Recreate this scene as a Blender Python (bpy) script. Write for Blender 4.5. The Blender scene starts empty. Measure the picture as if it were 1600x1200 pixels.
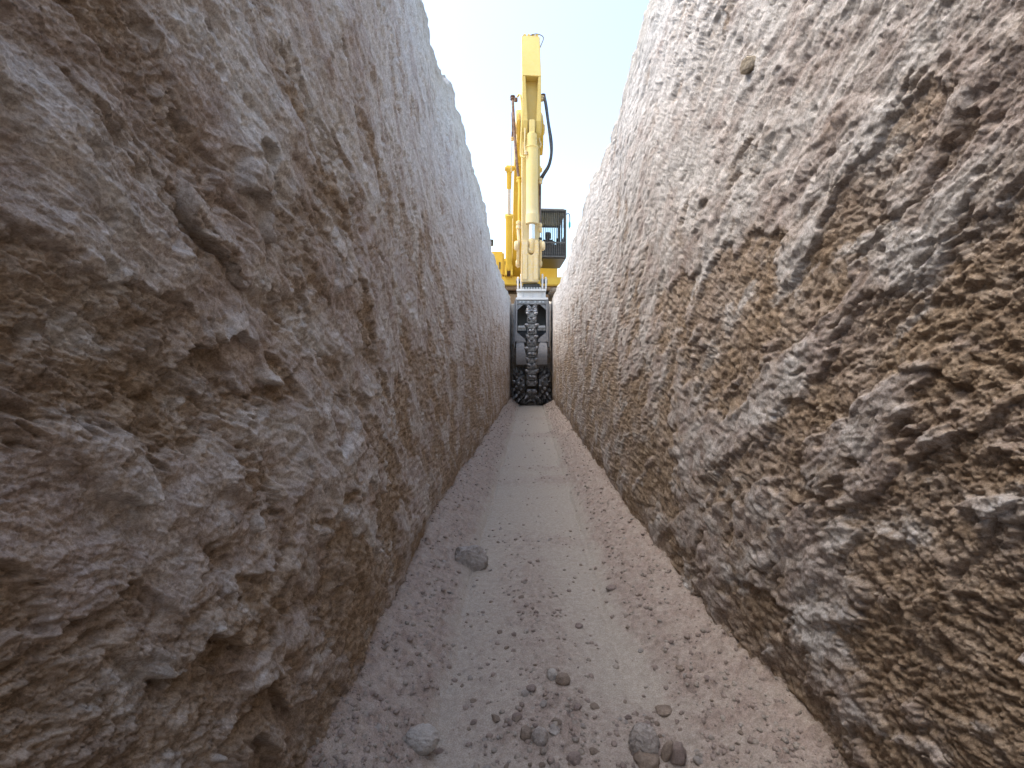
import bpy, bmesh, math, random
import numpy as np
from mathutils import Vector, Matrix

# ------------------------------------------------------------------ camera, sky, sun, exposure
S = bpy.context.scene
CAM_H, FPX, VPX, VPY = 0.85, 750.0, 828.0, 570.0          # camera height (m); focal length and vanishing point in photo pixels
cam_d = bpy.data.cameras.new('camera')
cam = bpy.data.objects.new('camera', cam_d)
S.collection.objects.link(cam)
cam.location = (0, 0, CAM_H)
cam.rotation_euler = (math.radians(90), 0, 0)
cam_d.sensor_width = 36.0
cam_d.lens = 36.0 * FPX / 1600.0
cam_d.shift_x = -(VPX - 800) / 1600.0
cam_d.shift_y = -(600 - VPY) / 1600.0
cam_d.clip_start = 0.02
cam_d.clip_end = 20000
S.camera = cam

SUN_EL, SUN_AZ = math.radians(60), math.radians(-100)      # azimuth from +Y (view direction), negative = left
w = bpy.data.worlds.new('World'); S.world = w; w.use_nodes = True
nt = w.node_tree; nt.nodes.clear()
sky = nt.nodes.new('ShaderNodeTexSky'); sky.sky_type = 'NISHITA'; sky.sun_disc = False
sky.sun_elevation = SUN_EL; sky.sun_rotation = SUN_AZ
sky.air_density = 1.4; sky.dust_density = 4.2; sky.ozone_density = 0.5; sky.altitude = 300
bg = nt.nodes.new('ShaderNodeBackground'); bg.inputs['Strength'].default_value = 0.15
wo = nt.nodes.new('ShaderNodeOutputWorld')
nt.links.new(sky.outputs[0], bg.inputs[0]); nt.links.new(bg.outputs[0], wo.inputs[0])
sd = bpy.data.lights.new('sun', 'SUN'); sd.energy = 0.5; sd.angle = math.radians(52); sd.color = (1.0, 0.93, 0.83)
so = bpy.data.objects.new('sun', sd); S.collection.objects.link(so)
sdir = Vector((math.sin(SUN_AZ) * math.cos(SUN_EL), math.cos(SUN_AZ) * math.cos(SUN_EL), math.sin(SUN_EL)))
so.rotation_euler = sdir.to_track_quat('Z', 'Y').to_euler(); so.location = (-20, 10, 30)
vs = S.view_settings
vs.view_transform = 'Standard'; vs.look = 'None'; vs.gamma = 1.0; vs.use_curve_mapping = False
vs.exposure = 1.74
S.cycles.use_denoising = True
S.cycles.max_bounces = 12; S.cycles.diffuse_bounces = 10

random.seed(4); rng = np.random.default_rng(7)
COL = S.collection
G = 2.20                                                   # ground level above the trench floor
Y_END = 10.78                                              # the trench ends behind the cutter

# ------------------------------------------------------------------ numpy noise
_perm = rng.permutation(256).astype(np.int32); _perm = np.concatenate([_perm, _perm])
_ang = np.linspace(0, 2 * np.pi, 256, endpoint=False)
_gx, _gy = np.cos(_ang).astype(np.float32), np.sin(_ang).astype(np.float32)
def perlin(x, y, seed=0):
    x = np.asarray(x, np.float32) + seed * 37.31; y = np.asarray(y, np.float32) + seed * 17.77
    fx, fy = np.floor(x), np.floor(y)
    xi, yi = fx.astype(np.int32) & 255, fy.astype(np.int32) & 255
    x = x - fx; y = y - fy
    u = x * x * x * (x * (x * 6 - 15) + 10); v = y * y * y * (y * (y * 6 - 15) + 10)
    def g(ix, iy, dx, dy):
        h = _perm[_perm[ix & 255] + (iy & 255)]
        return _gx[h] * dx + _gy[h] * dy
    a = g(xi, yi, x, y); b = g(xi + 1, yi, x - 1, y); c = g(xi, yi + 1, x, y - 1); d = g(xi + 1, yi + 1, x - 1, y - 1)
    ab = a + u * (b - a); cd = c + u * (d - c)
    return 1.5 * (ab + v * (cd - ab))
def fbm(x, y, octv=4, seed=0, gain=0.5, lac=2.03):
    s = 0; a = 1.0; t = 0
    for i in range(octv):
        s = s + a * perlin(x, y, seed + i * 3.1); t += a; a *= gain; x = x * lac; y = y * lac
    return s / t
def billow(x, y, octv=4, seed=0, gain=0.5):
    s = 0; a = 1.0; t = 0
    for i in range(octv):
        s = s + a * np.abs(perlin(x, y, seed + i * 3.1)); t += a; a *= gain; x = x * 2.07; y = y * 2.07
    return s / t
_hx, _hy = rng.random(512).astype(np.float32), rng.random(512).astype(np.float32)
def worley(x, y, seed=0):
    """F1, F2 and a random number of the nearest cell"""
    x = np.asarray(x, np.float32) + seed * 11.3; y = np.asarray(y, np.float32) + seed * 23.9
    fx, fy = np.floor(x).astype(np.int32), np.floor(y).astype(np.int32)
    f1 = np.full(x.shape, 9, np.float32); f2 = f1.copy(); idn = np.zeros(x.shape, np.float32)
    for i in (-1, 0, 1):
        for j in (-1, 0, 1):
            h = _perm[_perm[(fx + i) & 255] + ((fy + j) & 255)]
            d = (fx + i + _hx[h] - x) ** 2 + (fy + j + _hy[h] - y) ** 2
            near = d < f1
            f2 = np.where(near, f1, np.minimum(f2, d))
            idn = np.where(near, _hx[(h * 7 + 13) & 511], idn)
            f1 = np.where(near, d, f1)
    return np.sqrt(f1), np.sqrt(f2), idn
def sstep(a, b, x):
    t = np.clip((x - a) / (b - a), 0, 1); return t * t * (3 - 2 * t)

# ------------------------------------------------------------------ mesh helpers
def link(name, me, mat, parent=None):
    o = bpy.data.objects.new(name, me)
    if mat is not None and not me.materials: me.materials.append(mat)
    COL.objects.link(o)
    if parent is not None: o.parent = parent
    return o
def grid_object(name, P, mat, attrs={}, flip=False, parent=None):
    n, m = P.shape[:2]
    me = bpy.data.meshes.new(name)
    me.vertices.add(n * m); me.vertices.foreach_set('co', np.ascontiguousarray(P, np.float32).ravel())
    i = np.arange(n * m, dtype=np.int32).reshape(n, m)
    q = np.stack([i[:-1, :-1], i[1:, :-1], i[1:, 1:], i[:-1, 1:]], -1).reshape(-1, 4)
    if flip: q = q[:, ::-1]
    k = len(q)
    me.loops.add(k * 4); me.loops.foreach_set('vertex_index', np.ascontiguousarray(q).ravel())
    me.polygons.add(k); me.polygons.foreach_set('loop_start', np.arange(0, k * 4, 4, dtype=np.int32))
    me.polygons.foreach_set('use_smooth', np.ones(k, bool))
    for an, av in attrs.items():
        a = me.attributes.new(an, 'FLOAT', 'POINT'); a.data.foreach_set('value', np.ascontiguousarray(av, np.float32).ravel())
    me.update(); me.validate()
    return link(name, me, mat, parent)
def tag(o, label=None, cat=None, group=None, kind=None):
    for k, v in (('label', label), ('category', cat), ('group', group), ('kind', kind)):
        if v: o[k] = v
    return o
def empty(name, loc, rz=0.0):
    o = bpy.data.objects.new(name, None); COL.objects.link(o)
    o.location = loc; o.rotation_euler = (0, 0, rz); o.empty_display_size = 0.2
    return o
def fin(name, bm, mat, parent=None, bevel=0.0, smooth=False):
    bmesh.ops.recalc_face_normals(bm, faces=bm.faces[:])
    if bevel > 0:
        bmesh.ops.bevel(bm, geom=[e for e in bm.edges if len(e.link_faces) == 2 and e.calc_face_angle(0) > 0.6], offset=bevel, segments=2, affect='EDGES', clamp_overlap=True)
    me = bpy.data.meshes.new(name); bm.to_mesh(me); bm.free()
    if smooth:
        for p in me.polygons: p.use_smooth = True
        me.set_sharp_from_angle(angle=math.radians(40))
    return link(name, me, mat, parent)
def box(bm, x0, x1, y0, y1, z0, z1):
    v = [bm.verts.new((x, y, z)) for x in (x0, x1) for y in (y0, y1) for z in (z0, z1)]
    for f in ((0, 1, 3, 2), (4, 6, 7, 5), (0, 4, 5, 1), (2, 3, 7, 6), (0, 2, 6, 4), (1, 5, 7, 3)): bm.faces.new([v[i] for i in f])
def prism(bm, prof, x0, x1, x0b=None):
    """profile [(y, z)...] extruded along x"""
    a = [bm.verts.new((x0, y, z)) for y, z in prof]; b = [bm.verts.new((x1, y, z)) for y, z in prof]
    n = len(prof)
    bm.faces.new(a); bm.faces.new(b[::-1])
    for i in range(n): bm.faces.new((a[i], a[(i + 1) % n], b[(i + 1) % n], b[i]))
def prism_y(bm, prof, y0, y1):
    """profile [(x, z)...] extruded along y"""
    a = [bm.verts.new((x, y0, z)) for x, z in prof]; b = [bm.verts.new((x, y1, z)) for x, z in prof]
    n = len(prof)
    bm.faces.new(a); bm.faces.new(b[::-1])
    for i in range(n): bm.faces.new((a[i], a[(i + 1) % n], b[(i + 1) % n], b[i]))
def lathe(bm, p0, p1, prof, seg=20):
    """prof [(t along 0..1 or metres from p0, radius)] round the axis p0->p1"""
    p0, p1 = Vector(p0), Vector(p1); ax = (p1 - p0); L = ax.length; ax.normalize()
    u = ax.orthogonal().normalized(); v = ax.cross(u)
    rings = []
    for t, r in prof:
        c = p0 + ax * (t * L)
        rings.append([bm.verts.new(c + (u * math.cos(a) + v * math.sin(a)) * r) for a in (2 * math.pi * k / seg for k in range(seg))])
    for A, B in zip(rings, rings[1:]):
        for k in range(seg): bm.faces.new((A[k], A[(k + 1) % seg], B[(k + 1) % seg], B[k]))
    bm.faces.new(rings[0][::-1]); bm.faces.new(rings[-1])
def cyl(bm, p0, p1, r, seg=16): lathe(bm, p0, p1, [(0, r), (1, r)], seg)
def smooth_path(pts, n=6):
    pts = [Vector(p) for p in pts]; out = []
    for i in range(len(pts) - 1):
        a = pts[max(i - 1, 0)]; b = pts[i]; c = pts[i + 1]; d = pts[min(i + 2, len(pts) - 1)]
        for k in range(n):
            t = k / n
            out.append(0.5 * ((2 * b) + (c - a) * t + (2 * a - 5 * b + 4 * c - d) * t * t + (3 * b - a - 3 * c + d) * t ** 3))
    out.append(pts[-1]); return out
def tube(bm, pts, r, seg=8, n=6):
    P = smooth_path(pts, n); rings = []
    for i, p in enumerate(P):
        t = (P[min(i + 1, len(P) - 1)] - P[max(i - 1, 0)]).normalized()
        u = t.cross(Vector((0.3, 1, 0.1))).normalized(); v = t.cross(u)
        rings.append([bm.verts.new(p + (u * math.cos(a) + v * math.sin(a)) * r) for a in (2 * math.pi * k / seg for k in range(seg))])
    for A, B in zip(rings, rings[1:]):
        for k in range(seg): bm.faces.new((A[k], A[(k + 1) % seg], B[(k + 1) % seg], B[k]))
    bm.faces.new(rings[0][::-1]); bm.faces.new(rings[-1])

# ------------------------------------------------------------------ materials
class NT:
    def __init__(s, name, rough=0.9, spec=0.2):
        s.m = bpy.data.materials.new(name); s.m.use_nodes = True; s.t = s.m.node_tree
        s.b = s.t.nodes['Principled BSDF']; s.b.inputs['Roughness'].default_value = rough
        s.b.inputs['Specular IOR Level'].default_value = spec
        s.co = s.n('ShaderNodeTexCoord').outputs['Object']
    def n(s, k, **kw):
        x = s.t.nodes.new(k)
        for a, v in kw.items(): setattr(x, a, v)
        return x
    def set(s, sock, v):
        if isinstance(v, bpy.types.NodeSocket): s.t.links.new(v, sock)
        else: sock.default_value = v
    def noise(s, scale, detail=4, rough=0.55, vec=None, dist=0.0):
        x = s.n('ShaderNodeTexNoise'); s.t.links.new(vec or s.co, x.inputs['Vector'])
        x.inputs['Scale'].default_value = scale; x.inputs['Detail'].default_value = detail
        x.inputs['Roughness'].default_value = rough; x.inputs['Distortion'].default_value = dist
        return x.outputs['Fac']
    def ramp(s, f, a, b):
        x = s.n('ShaderNodeMapRange', interpolation_type='SMOOTHSTEP'); s.set(x.inputs['Value'], f)
        x.inputs['From Min'].default_value = a; x.inputs['From Max'].default_value = b
        return x.outputs['Result']
    def mix(s, f, a, b, mode='MIX'):
        x = s.n('ShaderNodeMix', data_type='RGBA', blend_type=mode)
        s.set(x.inputs[0], f); s.set(x.inputs[6], a if isinstance(a, bpy.types.NodeSocket) else (*a, 1)); s.set(x.inputs[7], b if isinstance(b, bpy.types.NodeSocket) else (*b, 1))
        return x.outputs[2]
    def math(s, op, a, b=0.0):
        x = s.n('ShaderNodeMath', operation=op); s.set(x.inputs[0], a); s.set(x.inputs[1], b); return x.outputs[0]
    def attr(s, name): return s.n('ShaderNodeAttribute', attribute_name=name).outputs['Fac']
    def bump(s, h, strength, dist):
        x = s.n('ShaderNodeBump'); s.set(x.inputs['Height'], h); x.inputs['Strength'].default_value = strength; x.inputs['Distance'].default_value = dist
        s.t.links.new(x.outputs[0], s.b.inputs['Normal'])
    def col(s, c): s.set(s.b.inputs['Base Color'], c if isinstance(c, bpy.types.NodeSocket) else (*c, 1)); return s.m

def wall_material():
    s = NT('limestone_face', 0.95, 0.1)
    fine = s.noise(190, 6, 0.78); mid = s.noise(34, 7, 0.72)
    mauve = s.mix(s.ramp(mid, 0.3, 0.7), (0.40, 0.335, 0.305), (0.62, 0.55, 0.51))
    pale = s.mix(s.ramp(mid, 0.3, 0.72), (0.61, 0.595, 0.57), (0.83, 0.82, 0.80))
    ochre = s.mix(s.ramp(mid, 0.32, 0.66), (0.285, 0.21, 0.142), (0.52, 0.415, 0.305))
    c = s.mix(s.attr('pale'), mauve, pale)
    c = s.mix(s.attr('ochre'), c, ochre)
    c = s.mix(s.attr('dust'), c, (0.56, 0.53, 0.49))
    c = s.mix(0.7, c, s.mix(s.ramp(fine, 0.38, 0.60), (0.56, 0.52, 0.48), (1.0, 1.0, 1.0)), 'MULTIPLY')
    ultra = s.noise(520, 3, 0.7)
    c = s.mix(0.55, c, s.mix(s.ramp(ultra, 0.36, 0.62), (0.66, 0.63, 0.60), (1.0, 1.0, 1.0)), 'MULTIPLY')
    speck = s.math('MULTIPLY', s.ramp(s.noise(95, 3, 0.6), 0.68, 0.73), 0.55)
    c = s.mix(speck, c, (0.17, 0.125, 0.09))                 # shade of tiny pits and crevices, painted in as dark specks
    h = s.math('ADD', s.math('MULTIPLY', fine, 0.45), mid)
    s.bump(h, 0.8, 0.006)
    return s.col(c)
def floor_material():
    s = NT('trench_dirt', 0.97, 0.08)
    fine = s.noise(300, 5, 0.7); mid = s.noise(60, 5, 0.65)
    packed = s.mix(s.ramp(mid, 0.3, 0.7), (0.45, 0.40, 0.335), (0.54, 0.485, 0.415))
    loose = s.mix(s.ramp(mid, 0.3, 0.7), (0.335, 0.262, 0.218), (0.465, 0.38, 0.325))
    c = s.mix(s.attr('loose'), packed, loose)
    c = s.mix(0.6, c, s.mix(s.ramp(fine, 0.38, 0.62), (0.55, 0.52, 0.49), (1, 1, 1)), 'MULTIPLY')
    s.bump(s.math('ADD', s.math('MULTIPLY', fine, 0.5), mid), 0.4, 0.004)
    return s.col(c)
def stone_material(name, a, b, sc=30):
    s = NT(name, 0.92, 0.15)
    f = s.noise(sc, 6, 0.65); g = s.noise(sc * 8, 4, 0.6)
    c = s.mix(s.ramp(f, 0.3, 0.7), a, b)
    c = s.mix(0.4, c, s.mix(s.ramp(g, 0.3, 0.7), (0.6, 0.58, 0.55), (1, 1, 1)), 'MULTIPLY')
    s.bump(s.math('ADD', f, s.math('MULTIPLY', g, 0.3)), 0.5, 0.01)
    return s.col(c)
def paint(name, c0, c1, dust=(0.50, 0.40, 0.27), z0=None, z1=None, amount=0.35, rough=0.45):
    s = NT(name, rough, 0.4)
    f = s.noise(2.2, 6, 0.65); g = s.noise(26, 7, 0.72)
    c = s.mix(s.ramp(f, 0.35, 0.65), c0, c1)
    d = s.math('MULTIPLY', s.ramp(g, 0.38, 0.72), amount)
    if z0 is not None:                                       # dust thrown up from the cut lies thicker low down
        geo = s.n('ShaderNodeNewGeometry'); sep = s.n('ShaderNodeSeparateXYZ'); s.t.links.new(geo.outputs['Position'], sep.inputs[0])
        d = s.math('ADD', d, s.math('MULTIPLY', s.ramp(s.math('ADD', sep.outputs['Z'], s.math('MULTIPLY', f, -0.8)), z1, z0), 0.75))
    d = s.math('MINIMUM', d, 0.92)
    c = s.mix(d, c, dust)
    s.set(s.b.inputs['Roughness'], s.math('ADD', s.math('MULTIPLY', d, 0.4), rough))
    s.bump(g, 0.08, 0.004)
    return s.col(c)
def metal(name, a, b, rough=0.5, metallic=0.6, sc=20, dust=None, amt=0.5):
    s = NT(name, rough, 0.5); s.b.inputs['Metallic'].default_value = metallic
    f = s.noise(sc, 5, 0.65)
    c = s.mix(s.ramp(f, 0.35, 0.65), a, b)
    if dust: c = s.mix(s.math('MULTIPLY', s.ramp(s.noise(sc * 0.4, 5, 0.7), 0.4, 0.65), amt), c, dust)
    s.bump(f, 0.15, 0.004)
    return s.col(c)
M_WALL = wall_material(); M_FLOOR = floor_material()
M_GROUND = stone_material('ground_soil', (0.42, 0.36, 0.28), (0.55, 0.49, 0.40), 3)
M_STONE = stone_material('grey_stone', (0.32, 0.283, 0.25), (0.52, 0.475, 0.43))
M_STONE_P = stone_material('pale_stone', (0.42, 0.385, 0.34), (0.60, 0.56, 0.51), 40)
M_STONE_B = stone_material('brown_stone', (0.24, 0.19, 0.15), (0.36, 0.29, 0.23))
M_STONE_R = stone_material('reddish_clod', (0.27, 0.215, 0.185), (0.37, 0.30, 0.265), 50)
M_GRAV_P = stone_material('pink_gravel', (0.31, 0.247, 0.208), (0.43, 0.355, 0.305), 60)
M_GRAV_G = stone_material('grey_gravel', (0.34, 0.295, 0.25), (0.46, 0.405, 0.345), 60)
M_STONE_O = stone_material('ochre_stone', (0.36, 0.31, 0.23), (0.54, 0.47, 0.37), 25)
M_YEL = paint('yellow_paint', (0.58, 0.37, 0.028), (0.64, 0.42, 0.045), amount=0.10)
M_STICK = paint('dusty_yellow_paint', (0.52, 0.38, 0.085), (0.57, 0.43, 0.12), dust=(0.52, 0.44, 0.28), z0=2.5, z1=5.6, amount=0.30)
M_CYL = paint('pale_yellow_paint', (0.58, 0.44, 0.14), (0.63, 0.49, 0.18), dust=(0.54, 0.46, 0.30), z0=2.6, z1=5.0, amount=0.35)
M_LINK = paint('dust_caked_paint', (0.58, 0.42, 0.16), (0.62, 0.48, 0.24), dust=(0.54, 0.47, 0.37), amount=0.9, rough=0.6)
M_PALESTEEL = paint('pale_grey_paint', (0.52, 0.51, 0.50), (0.60, 0.59, 0.58), dust=(0.62, 0.57, 0.50), amount=0.5, rough=0.55)
M_FRAME = paint('grey_steel_paint', (0.21, 0.21, 0.215), (0.27, 0.27, 0.275), dust=(0.46, 0.42, 0.37), amount=0.4, rough=0.5)
M_CHAIN = metal('worn_steel', (0.10, 0.10, 0.10), (0.26, 0.26, 0.26), 0.42, 0.7, 30, (0.32, 0.29, 0.25), 0.5)
M_PICK = metal('pick_steel', (0.28, 0.28, 0.285), (0.48, 0.48, 0.485), 0.38, 0.6, 40)
M_DRUM = metal('dark_drum_steel', (0.035, 0.034, 0.033), (0.09, 0.085, 0.08), 0.5, 0.6, 30, (0.2, 0.175, 0.15), 0.35)
M_CHROME = metal('chrome_rod', (0.55, 0.54, 0.53), (0.65, 0.64, 0.63), 0.25, 0.9, 8, (0.55, 0.48, 0.36), 0.5)
M_BLACK = metal('black_rubber', (0.012, 0.013, 0.015), (0.022, 0.024, 0.028), 0.55, 0.0, 30, (0.2, 0.18, 0.15), 0.25)
M_RUST = metal('rusty_hose', (0.055, 0.028, 0.022), (0.13, 0.065, 0.045), 0.75, 0.0, 18, (0.3, 0.22, 0.16), 0.5)
M_CAB = paint('charcoal_paint', (0.018, 0.019, 0.021), (0.028, 0.029, 0.031), dust=(0.25, 0.22, 0.18), amount=0.12, rough=0.45)
M_GUARD = paint('guard_bar_paint', (0.045, 0.048, 0.052), (0.07, 0.073, 0.077), dust=(0.30, 0.27, 0.23), amount=0.35, rough=0.5)
M_SEAT = metal('seat_cloth', (0.012, 0.013, 0.015), (0.02, 0.021, 0.024), 0.9, 0.0, 60)
M_TRACK = metal('dusty_track_steel', (0.10, 0.085, 0.07), (0.20, 0.17, 0.14), 0.7, 0.3, 12, (0.46, 0.38, 0.28), 0.8)
M_UNDER = paint('muddy_brown_paint', (0.16, 0.10, 0.05), (0.22, 0.14, 0.07), dust=(0.36, 0.27, 0.18), amount=0.6, rough=0.7)
M_TEAL = paint('teal_lens', (0.02, 0.25, 0.26), (0.03, 0.30, 0.30), amount=0.1)
_g = NT('cab_glass', 0.03, 0.5); _g.b.inputs['Transmission Weight'].default_value = 1.0; _g.b.inputs['IOR'].default_value = 1.05; M_GLASS = _g.col((0.86, 0.92, 0.93))

# ------------------------------------------------------------------ trench walls
def axis_y():
    ys = [0.26]
    while ys[-1] < Y_END + 0.6:
        y = ys[-1]; ys.append(y + max(0.0011, 1.0 / (180 / y ** 2 + 58 / y)))
    back = [0.26]
    while back[-1] > -7.0: back.append(back[-1] - (0.004 + 0.09 * (0.26 - back[-1])))
    return np.array(back[:0:-1] + ys, np.float32)
RIM = {-1: ([-7, 0, 1.2, 2.0, 2.47, 2.62, 2.77, 3.1, 3.67, 4.3, 5.0, 5.7, 7.5, 9.9, 12],
            [2.4, 2.40, 2.38, 2.37, 2.39, 2.43, 2.52, 2.50, 2.50, 2.47, 2.43, 2.24, 2.24, 2.28, 2.25]),
       1: ([-7, 0, 1.2, 2.0, 2.27, 2.6, 3.18, 3.87, 4.6, 5.5, 6.2, 7.6, 8.9, 9.9, 12],
           [2.4, 2.40, 2.39, 2.38, 2.36, 2.25, 2.28, 2.36, 2.27, 2.26, 2.19, 2.17, 2.25, 2.24, 2.22])}
def wall_x(side, y):
    return np.interp(y, [0.3, 1.0, 1.7, 2.3, 6, 10], [0.365, 0.38, 0.435, 0.452, 0.435, 0.412] if side < 0 else [0.575, 0.565, 0.505, 0.478, 0.468, 0.462])
def relief(side, y, z):
    """how far the face stands into the trench (m), plus colour masks"""
    sd_ = 5 if side < 0 else 41
    wy = y + 0.036 * fbm(y / 0.22, z / 0.22, 3, sd_ + 1); wz = z + 0.032 * fbm(y / 0.22, z / 0.22, 3, sd_ + 2)
    # a tilted frame: cutting marks descend gently away from the camera
    ty = wy * 0.87 - wz * 0.49; tz = wy * 0.49 + wz * 0.87
    large = 0.012 * perlin(y / 1.1, z / 0.8, sd_ + 3) + 0.009 * perlin(y / 0.42, z / 0.36, sd_ + 4) + (0.008 + (0.004 if side < 0 else 0.0) * sstep(1.6, 0.7, y)) * (billow(ty / 0.26, tz / 0.13, 5, sd_ + 5, 0.50) - 0.25)
    low = sstep(1.75, 0.55, z)                                # lower beds are softer and more broken
    near = sstep(3.0, 0.8, y)
    # broken-out patches against intact crust
    p = fbm(ty / 0.34, tz / 0.15, 6, sd_ + 6, 0.58) + 0.35 * perlin(y / 0.75, z / 0.5, sd_ + 9)
    thr = 0.27 - (0.32 if side < 0 else 0.36) * low + 0.05 * sstep(1.9, 2.3, z)
    broken = sstep(-0.07, 0.10, p - thr)
    edge = sstep(-0.02, 0.05, p - thr)
    # scalloped ledges: pale lips over undercuts
    s = wz / 0.21 + 2.6 * fbm(y / 0.40, z / 0.5, 4, sd_ + 12, 0.6) + 0.5 * y
    saw = s - np.floor(s)
    lip = (1 - saw) * sstep(0.0, 0.10, saw)
    ledge_mask = sstep(0.0, 0.35, fbm(y / 0.35, z / 0.25, 3, sd_ + 14) + 0.25 * low - (0.0 if side < 0 else 0.18))
    ledge = lip * ledge_mask
    s2 = tz / 0.085 + 1.3 * fbm(y / 0.16, z / 0.16, 3, sd_ + 15)
    saw2 = s2 - np.floor(s2); lip2 = (1 - saw2) * sstep(0, 0.16, saw2) * sstep(-0.15, 0.4, perlin(y / 0.2, z / 0.16, sd_ + 17))
    # crumbs
    f1, f2, idn = worley(wy / 0.055, wz / 0.042, sd_)
    g1, g2, idg = worley(wy / 0.021, wz / 0.018, sd_ + 2)
    crumb = 0.0035 * (0.6 - f1) + 0.0055 * (0.6 - g1) + 0.010 * (billow(ty / 0.06, tz / 0.04, 5, sd_ + 20, 0.68) - 0.22)
    crust = 0.010 * fbm(ty / 0.17, tz / 0.05, 6, sd_ + 22, 0.66) + 0.004 * (0.25 - billow(ty / 0.05, tz / 0.02, 4, sd_ + 24, 0.6)) + 0.0035 * (0.6 - g1) * sstep(-0.2, 0.4, fbm(y / 0.1, z / 0.1, 2, sd_ + 23))
    # nodules standing proud and pits where others fell out
    n1, n2, nid = worley(y / 0.11 + 0.15 * perlin(y / 0.05, z / 0.05, sd_), z / 0.10, sd_ + 4)
    nod = sstep(0.30, 0.10, n1) * (nid > 0.78); pit = sstep(0.26, 0.06, n1 + 0.14 * fbm(y / 0.03, z / 0.02, 3, sd_ + 28)) * (nid < 0.16)
    m1, m2, mid_ = worley(wy / 0.045, wz / 0.038, sd_ + 8)
    pit2 = sstep(0.30, 0.08, m1 + 0.16 * fbm(y / 0.012, z / 0.010, 3, sd_ + 27)) * (mid_ < 0.26)
    fine = 0.0062 * fbm(ty / 0.022, tz / 0.013, 5, sd_ + 25, 0.74)
    lnear = sstep(1.5, 0.7, y) * sstep(1.5, 1.1, z) * (1.0 if side < 0 else 0.25)
    amp = 0.55 + 0.45 * near + 0.15 * low
    d = large - (0.008 + 0.002 * near) * edge * amp + broken * crumb * (0.8 + 0.3 * near) * (1.1 if side < 0 else 0.68) + (1 - broken) * crust + (0.004 + 0.020 * lnear) * ledge * amp + 0.0045 * lip2 * amp + 0.006 * nod - 0.005 * pit - 0.006 * pit2 + fine * (1 + 0.9 * broken)
    # undercut at the foot of the wall
    foot = sstep(0.26, 0.10, z + 0.05 * perlin(y / 0.3, 0 * y, sd_ + 30))
    d = d - 0.018 * foot
    drop = 0.35 * (0.004 + 0.020 * lnear) * ledge * amp
    # masks (rock colour, not shade)
    soft = sstep(-0.22, 0.22, p - thr + 0.22 * fbm(y / 0.05, z / 0.04, 4, sd_ + 31, 0.65))
    ochre = np.clip(soft * (0.55 + 0.6 * fbm(y / 0.3, z / 0.25, 3, sd_ + 33) + 0.25 * low) + 0.14 * low + 0.34 * fbm(y / 0.06, z / 0.045, 4, sd_ + 34, 0.65), 0, 1)
    pale = np.clip(0.42 + 1.9 * fbm(ty / 0.24, tz / 0.12, 6, sd_ + 36, 0.66) + 0.55 * sstep(0.8, 1.9, z) - 0.15 * low, 0, 1)
    pale = np.clip(np.maximum(pale, 0.75 * ledge_mask * sstep(0.75, 0.15, saw) * (1 - broken)), 0, 1)
    chalk = sstep(0.62, 1.0, pale)
    ochre = np.clip(ochre * (1 - 0.75 * chalk), 0, 1)          # chalky plates stay clean of the ochre clay
    return d, drop, ochre, pale
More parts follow.
